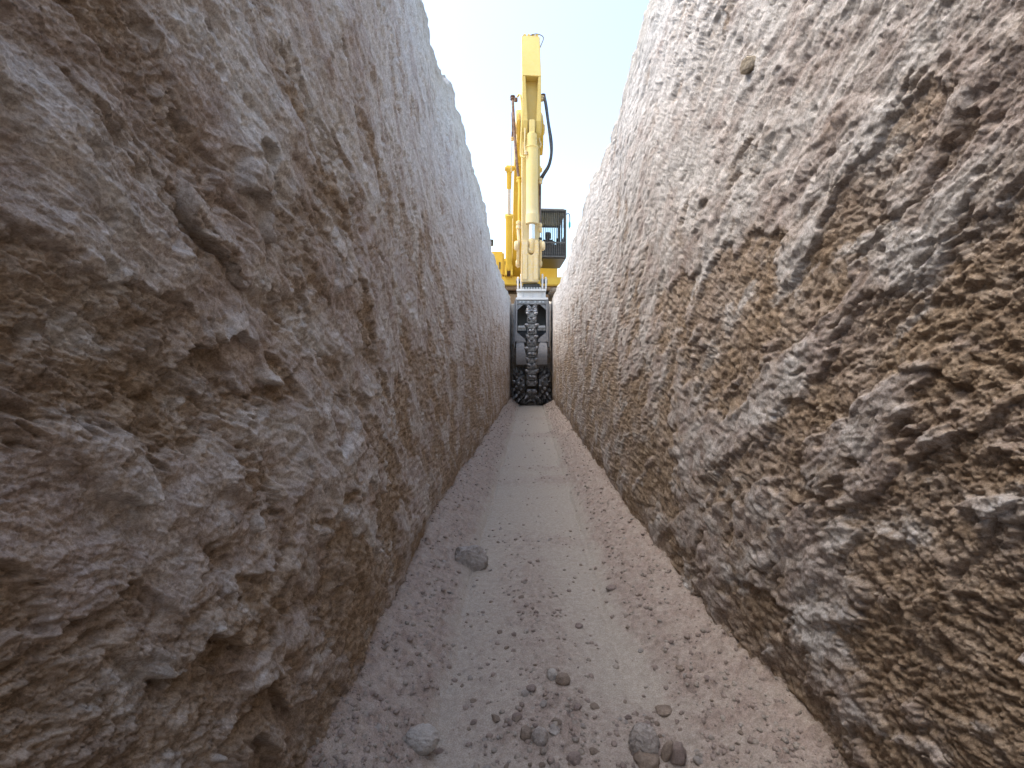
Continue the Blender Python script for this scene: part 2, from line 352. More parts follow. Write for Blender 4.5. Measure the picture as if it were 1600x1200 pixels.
def build_wall(side):
    ys = axis_y(); n = len(ys)
    NV, NB, NA = 520, 26, 46
    ztop = np.interp(ys, *RIM[side]).astype(np.float32)
    ztop = ztop + 0.042 * fbm(ys / 0.35, 0 * ys, 4, 3 if side < 0 else 9, 0.6) + 0.018 * fbm(ys / 0.07, 0 * ys, 4, 5, 0.65)
    yv = np.maximum(ys, 0.30)
    lo = np.clip(CAM_H - 0.88 * yv, -0.06, None); hi = np.minimum(CAM_H + 0.80 * yv, ztop)
    tb = np.linspace(0, 1, NB, endpoint=False)[None]; tv = np.linspace(0, 1, NV, endpoint=False)[None]; ta = np.linspace(0, 1, NA)[None]
    lo_ = np.maximum(lo, -0.06 + 0.02)[:, None]; hi_ = np.minimum(hi, ztop - 0.02)[:, None]
    Z = np.concatenate([-0.06 + (lo_ + 0.06) * tb, lo_ + (hi_ - lo_) * tv, hi_ + (ztop[:, None] - hi_) * ta], 1).astype(np.float32)
    Y = np.repeat(ys[:, None], Z.shape[1], 1)
    d, drop, ochre, pale = relief(side, Y, Z)
    top = ztop[:, None]
    d = d - 0.035 * sstep(0.07, 0.0, top - Z) ** 2 - 0.03 * sstep(0.3, 0.0, top - Z + 0.12 * fbm(Y / 0.25, Z / 0.25, 3, 55)) * sstep(-0.1, 0.4, fbm(Y / 0.4, Z * 0, 3, 56))
    d = d * (1 - 0.45 * sstep(8.5, 9.6, Y))                  # cleaner cut beside the machine
    X = side * (wall_x(side, Y) - d)
    Zo = Z - drop * sstep(0.0, 0.1, Z + 0.06) * sstep(0.0, 0.08, top - Z)
    dust = sstep(0.22, 0.02, top - Z + 0.07 * fbm(Y / 0.12, Z / 0.12, 3, 50)) * 0.8
    # roll over the rim onto the ground
    ex = [0.02, 0.06, 0.14, 0.3, 0.6, 1.2]
    Xr, Zr, Yr = [], [], []
    for k, e in enumerate(ex):
        t = e / 1.2
        zr = ztop * (1 - t) + (G - 0.03) * t + 0.02 * fbm(ys / 0.1, 0 * ys + e * 7, 3, 60 + k) * (1 - t) + 0.012 * math.sin(3.1 * t)
        Xr.append(X[:, -1] + side * e); Zr.append(zr); Yr.append(ys)
    X = np.concatenate([X, np.stack(Xr, 1)], 1); Zo = np.concatenate([Zo, np.stack(Zr, 1)], 1); Y = np.concatenate([Y, np.stack(Yr, 1)], 1)
    pad = lambda a, v: np.concatenate([a, np.full((n, len(ex)), v, np.float32)], 1)
    P = np.stack([X, Y, Zo], -1)
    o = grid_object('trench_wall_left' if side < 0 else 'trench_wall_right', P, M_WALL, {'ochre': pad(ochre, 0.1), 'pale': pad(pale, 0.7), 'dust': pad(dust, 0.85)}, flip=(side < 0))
    return tag(o, 'rough cut limestone face with pale ledges along the left of the trench' if side < 0 else 'rough cut limestone face with brown crumbling beds along the right of the trench', 'trench wall', kind='structure')
wall_left = build_wall(-1); wall_right = build_wall(1)

# end of the cut behind the machine, and far behind the camera
def end_wall(name, y, ny, label, zt):
    xs = np.linspace(-0.62, 0.62, 130); zs = np.linspace(-0.06, zt, 200)
    X, Z = np.meshgrid(xs, zs, indexing='ij'); d, dr, oc, pa = relief(1, (X + 20).astype(np.float32), Z.astype(np.float32))
    P = np.stack([X, y + ny * d, Z], -1)
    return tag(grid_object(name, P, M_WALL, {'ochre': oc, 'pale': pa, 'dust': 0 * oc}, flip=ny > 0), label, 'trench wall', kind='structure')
end_wall('trench_wall_end', Y_END, -1, 'uncut limestone end of the trench behind the cutting attachment', G + 0.02)
end_wall('trench_wall_start', -6.6, 1, 'limestone end of the trench behind the photographer', 2.35)

# ------------------------------------------------------------------ trench floor
def floor_height(x, y):
    ax = np.where(x < 0, -x / wall_x(-1, y), x / wall_x(1, y))
    bank = 0.52 + 0.10 * fbm(y / 0.6, x * 0 + np.sign(x) * 3, 3, 70) + np.where(x > 0, 0.02, 0.0)
    t = np.clip((ax - bank) / 0.55, 0, 1)
    talus = 0.165 * t ** 0.9 * (0.8 + 0.4 * fbm(y / 0.5, np.sign(x) * 5.0, 3, 72))
    ridge = np.exp(-((x - 0.03 - 0.05 * np.sin(y * 2.1)) / 0.11) ** 2) * sstep(2.7, 1.7, y)
    bars = sum(np.exp(-((y - c - 0.15 * x * s) / wd) ** 2) * a for c, wd, a, s in ((2.32, 0.08, 0.5, -1), (3.5, 0.16, 0.8, 1), (3.95, 0.1, 0.5, -1), (5.75, 0.22, 0.7, 1), (7.6, 0.2, 0.5, 0)))
    heap = np.exp(-(((x - 0.27) / 0.09) ** 2 + ((y - 1.07) / 0.1) ** 2)) + 0.8 * np.exp(-(((x - 0.0) / 0.09) ** 2 + ((y - 1.10) / 0.07) ** 2))
    left = sstep(-0.02, -0.15, x) * sstep(2.2, 1.0, y) * 0.35
    loose = np.clip(sstep(0.0, 0.30, t + 0.10 * fbm(x / 0.06, y / 0.08, 3, 75)) + 0.75 * ridge + bars * (0.4 + 0.5 * sstep(0.02, 0.12, x)) + heap + left + 0.25 * fbm(x / 0.09, y / 0.12, 4, 74), 0, 1)
    loose = np.clip(loose * (0.75 + 0.6 * fbm(x / 0.05, y / 0.06, 4, 76)), 0, 1)
    h = talus + 0.016 * ridge + 0.014 * bars + 0.022 * heap + 0.010 * fbm(x / 0.35, y / 0.5, 3, 78)
    w1, w2, _ = worley(x / 0.022 + 0.3 * perlin(x / 0.01, y / 0.01), y / 0.022, 8)
    v1, v2, vid = worley(x / 0.05, y / 0.05, 9)
    h = h + loose * (0.011 * (0.6 - w1) + 0.013 * sstep(0.36, 0.1, v1) * (vid > 0.5) + 0.020 * fbm(x / 0.05, y / 0.05, 6, 80, 0.68)) + 0.0022 * fbm(x / 0.04, y / 0.05, 4, 82)
    tr = np.exp(-((x - 0.255) / 0.012) ** 2) + np.exp(-((x + 0.235) / 0.012) ** 2)       # faint scrape lines left by the cutter
    return h - 0.005 * tr * (1 - loose), loose
ys = [0.7]
while ys[-1] < Y_END + 0.3: ys.append(ys[-1] + 1.0 / (420 / ys[-1] ** 2 + 45 / ys[-1]))
yb = [0.7]
while yb[-1] > -6.9: yb.append(yb[-1] - (0.01 + 0.12 * (0.7 - yb[-1])))
FY = np.array(yb[:0:-1] + ys, np.float32); FX = np.linspace(-0.60, 0.62, 330).astype(np.float32)
Xf, Yf = np.meshgrid(FX, FY, indexing='ij')
Hf, Lf = floor_height(Xf, Yf)
tag(grid_object('trench_floor', np.stack([Xf, Yf, Hf], -1), M_FLOOR, {'loose': Lf}, flip=False), 'dusty packed trench floor with loose pinkish rubble along its edges', 'trench floor', kind='structure')
def floor_z(x, y): return float(floor_height(np.array([x], np.float32), np.array([y], np.float32))[0][0])

# ground around the trench: a sheet to the horizon with the cut left open
bm = bmesh.new()
R = 6000.0
def quad(a, b, c, d): bm.faces.new([bm.verts.new((*p, G)) for p in (a, b, c, d)])
quad((-R, -R), (-1.35, -R), (-1.35, R), (-R, R)); quad((1.35, -R), (R, -R), (R, R), (1.35, R))
quad((-1.35, Y_END - 0.02), (1.35, Y_END - 0.02), (1.35, R), (-1.35, R)); quad((-1.35, -R), (1.35, -R), (1.35, -6.55), (-1.35, -6.55))
tag(fin('ground', bm, M_GROUND), 'pale dry open ground around the trench', 'ground', kind='structure')

# ------------------------------------------------------------------ excavator
XS, YS, TH = -0.385, 16.7, math.asin(0.0625)
exc = empty('excavator', (XS, YS, G), TH)
tag(exc, 'yellow tracked excavator straddling the far end of the trench, arm hanging down', 'excavator')
CT, ST = math.cos(TH), math.sin(TH)
def P(px, py, D):
    """photo pixel at depth D -> excavator coordinates (local -y is forward, towards the camera)"""
    x, y, z = (px - VPX) * D / FPX - XS, D - YS, CAM_H + (VPY - py) * D / FPX - G
    return Vector((x * CT + y * ST, -x * ST + y * CT, z))
def part(name, mat, parent=exc, bevel=0.0, smooth=False):
    def deco(f):
        b = bmesh.new(); f(b); return fin(name, b, mat, parent, bevel, smooth)
    return deco
# --- undercarriage
@part('car_body', M_UNDER, bevel=0.03)
def _(b):
    box(b, -0.95, 0.95, -1.1, 1.1, 0.45, 0.95); box(b, -1.3, 1.3, -0.75, -0.35, 0.4, 0.8); box(b, -1.3, 1.3, 0.35, 0.75, 0.4, 0.8)
    lathe(b, (0, 0, 0.9), (0, 0, 1.18), [(0, 0.72), (1, 0.72)], 32)
shoe = None
for sx in (-1, 1):
    xc = sx * 1.22
    def tf(b, xc=xc):
        prism(b, [(-2.1, 0.42), (-2.2, 0.56), (-1.9, 0.68), (1.9, 0.70), (2.2, 0.55), (2.0, 0.36), (-1.8, 0.36)], xc - 0.16, xc + 0.16)
    trk = part('track_frame', M_UNDER, bevel=0.02)(tf)
    for yy, rr in ((-2.1, 0.37), (2.1, 0.38)):
        part('idler_wheel' if yy < 0 else 'drive_sprocket', M_TRACK, trk, smooth=True)(lambda b, xc=xc, yy=yy, rr=rr: lathe(b, (xc - 0.09, yy, 0.5), (xc + 0.09, yy, 0.5), [(0, rr * 0.6), (0, rr), (1, rr), (1, rr * 0.6)], 28))
    if shoe is None:
        b = bmesh.new(); box(b, -0.30, 0.30, -0.086, 0.086, -0.012, 0.012)
        for gy in (-0.07, 0.0, 0.07): box(b, -0.30, 0.30, gy - 0.009, gy + 0.009, 0.010, 0.042)
        shoe = bpy.data.meshes.new('track_shoe'); b.to_mesh(shoe); b.free(); shoe.materials.append(M_TRACK)
    rad, half, n = 0.455, 2.1, 40
    per = 4 * half + 2 * math.pi * rad
    for k in range(n):
        s = per * k / n
        if s < 2 * half: y, z, a = -half + s, 0.5 + rad, 0
        elif s < 2 * half + math.pi * rad: t = (s - 2 * half) / rad; y, z, a = half + rad * math.sin(t), 0.5 + rad * math.cos(t), -t
        elif s < 4 * half + math.pi * rad: y, z, a = half - (s - 2 * half - math.pi * rad), 0.5 - rad, math.pi
        else: t = (s - 4 * half - math.pi * rad) / rad; y, z, a = -half - rad * math.sin(t), 0.5 - rad * math.cos(t), math.pi - t
        o = link('track_shoe', shoe, None, trk); o.location = (xc, y, z); o.rotation_euler = (a, 0, 0)
# --- upper structure
@part('revolving_deck', M_YEL, bevel=0.03)
def _(b):
    box(b, -1.42, 1.46, -1.22, 2.6, 1.22, 1.50)
@part('deck_skirt', M_UNDER, bevel=0.02)
def _(b): box(b, -1.30, 1.34, -1.10, 2.4, 1.08, 1.215)
@part('engine_housing', M_YEL, bevel=0.05)
def _(b):
    box(b, -1.46, -0.52, -1.24, 0.4, 1.505, 2.30); box(b, -1.46, 1.46, 0.9, 2.5, 1.505, 2.55)
@part('housing_door', M_YEL, bevel=0.012)
def _(b): box(b, -1.40, -0.72, -1.262, -1.235, 1.55, 1.98)
@part('door_latch', M_BLACK, bevel=0.005)
def _(b): box(b, -0.68, -0.64, -1.265, -1.238, 1.72, 1.95)
@part('exhaust_pipe', M_BLACK, smooth=True)
def _(b):
    p = P(767.5, 384, 15.6); cyl(b, p, p + Vector((0, 0, 0.19)), 0.07, 14)
@part('counterweight', M_YEL, bevel=0.1)
def _(b): prism(b, [(2.3, 1.25), (2.3, 2.5), (2.75, 2.45), (3.05, 2.2), (3.1, 1.5), (2.9, 1.25)], -1.45, 1.45)
# swing bracket area beside the boom foot: dark hydraulic block and hoses
@part('valve_block', M_RUST, bevel=0.02)
def _(b): box(b, -0.50, -0.30, -1.05, -0.7, 1.5, 2.05)
for hx in (-0.46, -0.40, -0.34):
    part('hydraulic_hose', M_RUST, smooth=True)(lambda b, hx=hx: tube(b, [(hx, -1.08, 1.55), (hx + 0.01, -1.14, 1.8), (hx, -1.1, 2.05), (hx + 0.02, -0.9, 2.3)], 0.022))
# --- cab
cx0, cx1, cy0, cy1, cz0, cz1 = 0.48, 1.50, -1.10, 0.55, 1.62, 3.24
fp = P(884.5, 328, YS - 1.3); cx1 = fp.x; cz1 = fp.z; cz0 = P(884, 404, YS - 1.3).z; cx0 = cx1 - 1.0; cy0 = fp.y
RW0, RW1, RX1 = P(870, 384, YS + 0.25).z, P(870, 356, YS + 0.25).z, P(871, 356, YS + 0.25).x
SZ = P(860, 363, YS - 0.25).z; SX = P(856, 363, YS - 0.25).x
cab = part('cab', M_CAB, bevel=0.03)(lambda b: (box(b, cx0, cx1, cy0, cy0 + 1.6, cz1 - 0.09, cz1), box(b, cx0, cx1, cy0 + 0.02, cy0 + 1.6, cz0, cz0 + 0.10),
    box(b, cx0, cx0 + 0.07, cy0, cy0 + 0.09, cz0 + 0.1, cz1 - 0.09), box(b, cx1 - 0.07, cx1, cy0, cy0 + 0.09, cz0 + 0.1, cz1 - 0.09),
    box(b, cx0, cx0 + 0.08, cy0 + 1.5, cy0 + 1.6, cz0 + 0.1, cz1 - 0.09), box(b, cx1 - 0.08, cx1, cy0 + 1.5, cy0 + 1.6, cz0 + 0.1, cz1 - 0.09),
    box(b, cx0 + 0.08, cx1 - 0.08, cy0 + 1.52, cy0 + 1.58, cz0 + 0.1, RW0), box(b, cx0 + 0.08, cx1 - 0.08, cy0 + 1.52, cy0 + 1.58, RW1, cz1 - 0.09),
    box(b, RX1, cx1 - 0.08, cy0 + 1.521, cy0 + 1.579, RW0, RW1),
    box(b, cx0 + 0.02, cx0 + 0.06, cy0 + 0.09, cy0 + 1.5, cz0 + 0.1, cz0 + 0.75), box(b, cx1 - 0.06, cx1 - 0.02, cy0 + 0.09, cy0 + 1.5, cz0 + 0.1, cz0 + 0.75),
    box(b, cx1 - 0.06, cx1 - 0.02, cy0 + 0.75, cy0 + 0.85, cz0 + 0.75, cz1 - 0.09)))
part('front_panel', M_CAB, cab, bevel=0.02)(lambda b: box(b, cx0 + 0.07, cx1 - 0.07, cy0 + 0.02, cy0 + 0.06, cz0 + 0.1, cz0 + 0.46))
part('windscreen', M_GLASS, cab)(lambda b: box(b, cx0 + 0.07, cx1 - 0.07, cy0 + 0.035, cy0 + 0.041, cz0 + 0.47, cz1 - 0.09))
part('rear_window', M_GLASS, cab)(lambda b: box(b, cx0 + 0.08, RX1, cy0 + 1.54, cy0 + 1.546, RW0, RW1))
for xx in (cx0 + 0.035, cx1 - 0.045):
    part('side_window', M_GLASS, cab)(lambda b, xx=xx: box(b, xx, xx + 0.006, cy0 + 0.09, cy0 + 1.5, cz0 + 0.75, cz1 - 0.09))
seat = part('operator_seat', M_SEAT, cab, bevel=0.04)(lambda b: (box(b, SX - 0.21, SX + 0.21, cy0 + 1.0, cy0 + 1.13, cz0 + 0.3, SZ - 0.26), box(b, SX - 0.23, SX + 0.23, cy0 + 0.6, cy0 + 1.1, cz0 + 0.2, cz0 + 0.42)))
part('headrest', M_SEAT, seat, bevel=0.03)(lambda b: box(b, SX - 0.10, SX + 0.10, cy0 + 1.02, cy0 + 1.11, SZ - 0.25, SZ))
part('control_console', M_SEAT, cab, bevel=0.02)(lambda b: box(b, SX + 0.27, SX + 0.37, cy0 + 0.9, cy0 + 1.0, cz0 + 0.15, SZ - 0.24))
guard = part('guard_frame', M_GUARD, cab, bevel=0.006)(lambda b: [box(b, *q) for q in (
    (cx0 + 0.0, cx1, cy0 - 0.10, cy0 - 0.05, cz1 - 0.07, cz1 - 0.02), (cx0, cx1, cy0 - 0.10, cy0 - 0.05, cz0 + 0.02, cz0 + 0.07),
    (cx0, cx1, cy0 - 0.10, cy0 - 0.05, cz0 + 0.46, cz0 + 0.51), (cx0, cx0 + 0.045, cy0 - 0.099, cy0 - 0.051, cz0 + 0.07, cz1 - 0.07), (cx1 - 0.045, cx1, cy0 - 0.099, cy0 - 0.051, cz0 + 0.07, cz1 - 0.07),
    (cx0, cx0 + 0.04, cy0 - 0.05, cy0 + 0.005, cz1 - 0.06, cz1 - 0.03), (cx1 - 0.04, cx1, cy0 - 0.05, cy0 + 0.005, cz1 - 0.06, cz1 - 0.03))])
bar = bmesh.new(); cyl(bar, (0, 0, cz0 + 0.05), (0, 0, cz1 - 0.05), 0.011, 8); bar_me = bpy.data.meshes.new('guard_bar'); bar.to_mesh(bar_me); bar.free(); bar_me.materials.append(M_GUARD)
for k in range(15):
    o = link('guard_bar', bar_me, None, guard); o.location = (cx0 + 0.085 + k * 0.0595, cy0 - 0.075, 0)
part('roof_visor', M_PALESTEEL, cab, bevel=0.004)(lambda b: box(b, cx0 + 0.02, cx1 - 0.06, cy0 - 0.04, cy0 + 1.4, cz1 + 0.002, cz1 + 0.03))
mir = part('mirror_arm', M_CAB, cab, smooth=True)(lambda b: tube(b, [(cx1 - 0.02, cy0, cz1 - 0.15), (cx1 + 0.08, cy0 - 0.06, cz1 - 0.14), (cx1 + 0.11, cy0 - 0.08, cz1 - 0.3), (cx1 + 0.09, cy0 - 0.08, cz1 - 0.62)], 0.014))
part('mirror', M_TEAL, mir, bevel=0.01)(lambda b: box(b, cx1 + 0.07, cx1 + 0.13, cy0 - 0.12, cy0 - 0.08, cz1 - 0.58, cz1 - 0.42))
# --- boom
BF, BZ = -0.45, 1.75                                          # boom foot
boom_prof = [(0.0, 1.55), (-0.25, 1.45), (-1.3, 2.55), (-2.5, 3.75), (-3.3, 4.25), (-4.3, 4.25), (-5.6, 3.85), (-6.05, 3.6), (-6.2, 3.75), (-6.15, 4.0), (-5.7, 4.5), (-4.4, 5.05), (-3.2, 5.10), (-2.2, 4.70), (-0.9, 3.2), (0.05, 1.95)]
part('boom', M_YEL, bevel=0.02)(lambda b: prism(b, boom_prof, -0.25, 0.235))
for sx in (-1, 1):
    part('boom_tip_plate', M_YEL, bevel=0.015)(lambda b, sx=sx: prism(b, [(-5.55, 3.75), (-6.05, 3.30), (-6.28, 3.45), (-6.32, 3.95), (-6.1, 4.2), (-5.6, 4.55)], sx * 0.222, sx * 0.29))
    part('pivot_pin', M_LINK, smooth=True)(lambda b, sx=sx: lathe(b, (sx * 0.28, -6.12, 3.85), (sx * 0.33, -6.12, 3.85), [(0, 0.11), (0.8, 0.11), (1, 0.09)], 20))
    bx_ = -0.335 if sx < 0 else 0.335
    base = P(795, 421, 15.15); base.x = base.x if sx < 0 else -base.x; eye = P(795.5, 264, 13.5)
    bx0 = P(795, 400, 15.15).x * (1 if sx < 0 else -1); bx1 = P(795.5, 262, 13.5).x * (1 if sx < 0 else -1)
    A = Vector((bx0, base.y, base.z)); E = Vector((bx1, eye.y, eye.z)); Mi = A.lerp(E, 0.575)
    bc = part('boom_cylinder', M_YEL, smooth=True)(lambda b, A=A, Mi=Mi: lathe(b, A, Mi, [(0, 0.07), (0.0, 0.105), (0.93, 0.105), (0.935, 0.12), (1, 0.12), (1, 0.07)], 20))
    part('piston_rod', M_CHROME, bc, smooth=True)(lambda b, Mi=Mi, E=E: cyl(b, Mi, E, 0.05, 14))
    part('rod_eye', M_YEL, bc, smooth=True)(lambda b, Mi=Mi, E=E: (lathe(b, E + (Mi - E) * 0.42, E, [(0, 0.058), (0, 0.07), (1, 0.075)], 14), lathe(b, E + Vector((-0.12, 0, 0)), E + Vector((0.13, 0, 0)), [(0, 0.06), (0.15, 0.06), (0.15, 0.1), (0.85, 0.1), (0.85, 0.06), (1, 0.06)], 16)))
    part('cylinder_clevis', M_YEL, bc, bevel=0.01)(lambda b, A=A: (box(b, A.x - 0.12, A.x - 0.06, A.y - 0.12, A.y + 0.3, 1.46, A.z + 0.12), box(b, A.x + 0.06, A.x + 0.12, A.y - 0.12, A.y + 0.3, 1.46, A.z + 0.12)))
part('boom_cylinder_pin', M_YEL, smooth=True)(lambda b: cyl(b, P(795.5, 262, 13.5), Vector((-P(795.5, 262, 13.5).x, P(795.5, 262, 13.5).y, P(795.5, 262, 13.5).z)), 0.06, 16))
# --- stick (arm): zs(py) = height of a photo row at the stick
SD = 9.95
def zs(py, D=SD): return CAM_H + (VPY - py) * D / FPX - G
sxc = P(830.5, 300, SD).x; FR = P(830, 300, SD).y              # centre line and front face
hw = 0.186
z_top, z_cl, z_lug, z_bot = zs(58, 10.4), zs(124), zs(197), zs(436)
stick = part('stick', M_STICK, bevel=0.018)(lambda b: prism(b, [(FR + 0.10, z_bot), (FR + 0.06, zs(380)), (FR + 0.06, z_lug - 0.1), (FR + 0.10, z_cl), (FR + 0.34, z_top - 0.05), (FR + 0.42, z_top), (FR + 0.58, z_top - 0.02), (FR + 0.70, z_cl - 0.1), (FR + 0.78, zs(200)), (FR + 0.62, zs(260)), (FR + 0.42, z_bot + 0.1), (FR + 0.34, z_bot)], sxc - hw, sxc + hw))
part('stick_cover_plate', M_STICK, stick, bevel=0.012)(lambda b: prism(b, [(FR - 0.12, z_cl), (FR + 0.12, z_cl + 0.01), (FR + 0.36, z_top - 0.06), (FR + 0.24, z_top - 0.12), (FR + 0.02, z_cl + 0.42)], sxc - hw - 0.006, sxc + hw + 0.006))
part('weld_chevron', M_STICK, stick)(lambda b: [tube(b, [(sxc + q * 0.16, FR + 0.045, z_cl + 0.47), (sxc + q * 0.13, FR + 0.085, z_cl + 0.56), (sxc + q * 0.05, FR + 0.145, z_cl + 0.70), (sxc, FR + 0.152, z_cl + 0.71)], 0.008, 6) for q in (-1, 1)])
for q in (-1, 1):
    def ear(b, q=q):
        a = [bm_ for bm_ in ()]
        pts = [(FR + 0.07, z_lug - 0.30), (FR - 0.06, z_lug - 0.16), (FR - 0.13, z_lug + 0.05), (FR - 0.12, z_cl + 0.002), (FR + 0.11, z_cl + 0.002)]
        o_ = sxc + q * (hw + 0.004)
        inn = [hw - 0.105, hw - 0.105, hw - 0.10, hw - 0.055, hw - 0.055]
        A_ = [b.verts.new((o_, y, z)) for y, z in pts]; B_ = [b.verts.new((sxc + q * i, y, z)) for i, (y, z) in zip(inn, pts)]
        b.faces.new(A_); b.faces.new(B_[::-1])
        for k in range(5): b.faces.new((A_[k], A_[(k + 1) % 5], B_[(k + 1) % 5], B_[k]))
    part('cylinder_bracket', M_STICK, stick, bevel=0.010)(ear)
part('tail_boss', M_STICK, stick, smooth=True)(lambda b: [cyl(b, (sxc + x, FR + 0.44, z_top + 0.01), (sxc + x + 0.055, FR + 0.44, z_top - 0.01), 0.05, 14) for x in (-0.15, -0.06, 0.03, 0.11)])
part('tail_wire', M_RUST, stick, smooth=True)(lambda b: tube(b, [P(829, 55, 10.35), P(838, 53, 10.3), P(847, 56, 10.25), P(849, 61, 10.22), P(846, 69, 10.2), P(843.6, 75, 10.2)], 0.010, 6))
# bucket cylinder on the front of the stick
cxx = P(831.5, 250, 9.78).x; cyy = FR - 0.10
bcyl = part('bucket_cylinder', M_CYL, smooth=True)(lambda b: lathe(b, (cxx, cyy, zs(352)), (cxx, cyy, zs(212)), [(0, 0.08), (0, 0.128), (0.10, 0.130), (0.105, 0.122), (0.16, 0.120), (0.83, 0.120), (0.835, 0.132), (0.85, 0.132), (0.855, 0.105), (0.985, 0.102), (1, 0.075)], 28))
part('cylinder_head_eye', M_CYL, bcyl, bevel=0.015)(lambda b: box(b, cxx - 0.062, cxx + 0.062, cyy - 0.06, cyy + 0.1, zs(213), zs(192)))
part('piston_rod', M_CHROME, bcyl, smooth=True)(lambda b: cyl(b, (cxx, cyy, zs(392)), (cxx, cyy, zs(351)), 0.062, 20))
part('rod_end', M_LINK, bcyl, smooth=True)(lambda b: (lathe(b, (cxx, cyy - 0.02, zs(398)), (cxx, cyy - 0.02, zs(376)), [(0, 0.03), (0.15, 0.062), (1, 0.066)], 16), cyl(b, (cxx - 0.075, cyy, zs(393)), (cxx + 0.075, cyy, zs(393)), 0.07, 18)))
# bucket linkage
lx = P(828.3, 410, 9.75).x
def hlink(b):
    w_ = 0.178
    zt, zm, zb = zs(378), zs(393), zs(443)
    prism_y(b, [(lx - w_, zb), (lx + w_, zb), (lx + w_ + 0.005, zm), (lx + w_ - 0.005, zt), (lx + 0.06 + 0.03, zt), (lx + 0.06 + 0.03, zm - 0.05), (lx + 0.05, zm - 0.11), (lx - 0.01, zm - 0.11), (lx - 0.045, zm - 0.05), (lx - 0.045, zt), (lx - w_ + 0.015, zt), (lx - w_ - 0.004, zm)], cyy - 0.09, cyy + 0.11)
link_ = part('bucket_link', M_LINK, bevel=0.014)(hlink)
part('link_rib', M_LINK, link_, bevel=0.01)(lambda b: (box(b, lx - 0.16, lx - 0.05, cyy - 0.105, cyy - 0.088, zs(440), zs(400)), box(b, lx + 0.06, lx + 0.165, cyy - 0.105, cyy - 0.088, zs(440), zs(400))))
for q, xo in ((-1, -0.235), (1, 0.225)):
    sl = part('side_link', M_LINK, bevel=0.012)(lambda b, xo=xo: prism(b, [(cyy - 0.05, zs(384)), (cyy - 0.06, zs(378)), (cyy + 0.06, zs(376)), (cyy + 0.26, zs(410)), (cyy + 0.24, zs(417)), (cyy + 0.12, zs(415))], lx + xo - 0.028, lx + xo + 0.028))
    part('link_pin', M_LINK, sl, smooth=True)(lambda b, q=q, xo=xo: lathe(b, (lx + xo + q * 0.01, cyy, zs(386)), (lx + xo + q * 0.085, cyy, zs(386)), [(0, 0.095), (0.7, 0.095), (1, 0.07)], 18))
    part('link_pin', M_LINK, sl, smooth=True)(lambda b, q=q, xo=xo: lathe(b, (lx + xo - q * 0.05, cyy + 0.22, zs(410)), (lx + xo + q * 0.045, cyy + 0.22, zs(410)), [(0, 0.075), (0.7, 0.075), (1, 0.055)], 18))
# hoses and pipes
def hose(name, mat, pts, r, n=8): part(name, mat, smooth=True)(lambda b: tube(b, [P(*p) for p in pts], r, n))
hose('hydraulic_hose', M_BLACK, [(850, 152, 10.2), (852, 162, 10.1), (856, 190, 9.95), (860, 222, 9.9), (861, 240, 9.9), (857, 258, 9.95), (849, 271, 10.0), (844.5, 280, 10.05), (844, 300, 10.1), (843.5, 352, 10.1)], 0.024)
hose('hydraulic_hose', M_BLACK, [(851, 150, 10.25), (854, 165, 10.18), (857.5, 192, 10.0), (862, 220, 10.0), (862, 242, 10.0), (858, 260, 10.0), (850, 274, 10.05), (846, 282, 10.1)], 0.022)
hose('steel_pipe', M_RUST, [(843.5, 285, 10.0), (843.2, 320, 10.02), (843.4, 352, 10.05)], 0.018)
hose('steel_pipe', M_LINK, [(841, 164, 10.05), (844.5, 176, 10.0), (846, 192, 9.98), (844.5, 208, 9.98), (842.8, 218, 9.98), (845.2, 226, 9.98), (843.5, 231, 9.98)], 0.017)
hose('hydraulic_hose', M_RUST, [(801, 153, 10.5), (801.5, 165, 10.45), (803, 190, 10.35), (804.5, 215, 10.3), (806.5, 240, 10.2), (808.5, 262, 10.1), (810.5, 278, 10.05)], 0.030)
hose('hydraulic_hose', M_RUST, [(800.5, 176, 10.6), (801, 200, 10.6), (800, 218, 10.6)], 0.024)
hose('steel_pipe', M_PALESTEEL, [(800, 218, 10.7), (799.3, 240, 11.2), (798.6, 268, 11.8)], 0.010, 6)
hose('steel_pipe', M_YEL, [(811, 280, 10.0), (811.8, 300, 10.0), (811, 325, 10.0), (811.2, 349, 10.0)], 0.028)
hose('steel_pipe', M_LINK, [(810.5, 350, 10.0), (809.8, 362, 10.0), (811, 378, 9.98)], 0.034)
hose('steel_pipe', M_STICK, [(808.5, 152, 10.2), (811, 147.5, 10.15), (813.5, 152, 10.1), (815.5, 170, 10.0), (815, 200, 9.9), (813.5, 238, 9.85), (816, 245, 9.8), (821, 245.5, 9.78)], 0.020)
hose('steel_pipe', M_LINK, [(820.5, 200, 9.82), (820, 216, 9.8), (819.5, 230, 9.78), (821.5, 238, 9.76)], 0.016)
def fitting(p, r, l, mat=M_LINK): part('hose_fitting', mat, smooth=True)(lambda b: lathe(b, P(*p) + Vector((0, 0, -l)), P(*p) + Vector((0, 0, l)), [(0, r * 0.6), (0.1, r), (0.45, r), (0.45, r * 0.75), (0.6, r * 0.75), (0.6, r), (0.9, r), (1, r * 0.6)], 12))
fitting((801, 153, 10.5), 0.055, 0.05, M_RUST); fitting((806, 156, 10.4), 0.04, 0.04, M_RUST); fitting((849, 151, 10.25), 0.05, 0.055, M_RUST); fitting((846, 154, 10.2), 0.06, 0.05)
fitting((800.5, 217, 10.6), 0.035, 0.04); fitting((811, 281, 10.03), 0.055, 0.06, M_YEL); fitting((810.3, 352, 10.0), 0.055, 0.09); fitting((844.5, 283, 10.0), 0.045, 0.06)
fitting((843.5, 356, 10.05), 0.05, 0.10); fitting((844, 375, 10.05), 0.045, 0.05, M_BLACK); fitting((821.5, 239, 9.76), 0.035, 0.04)

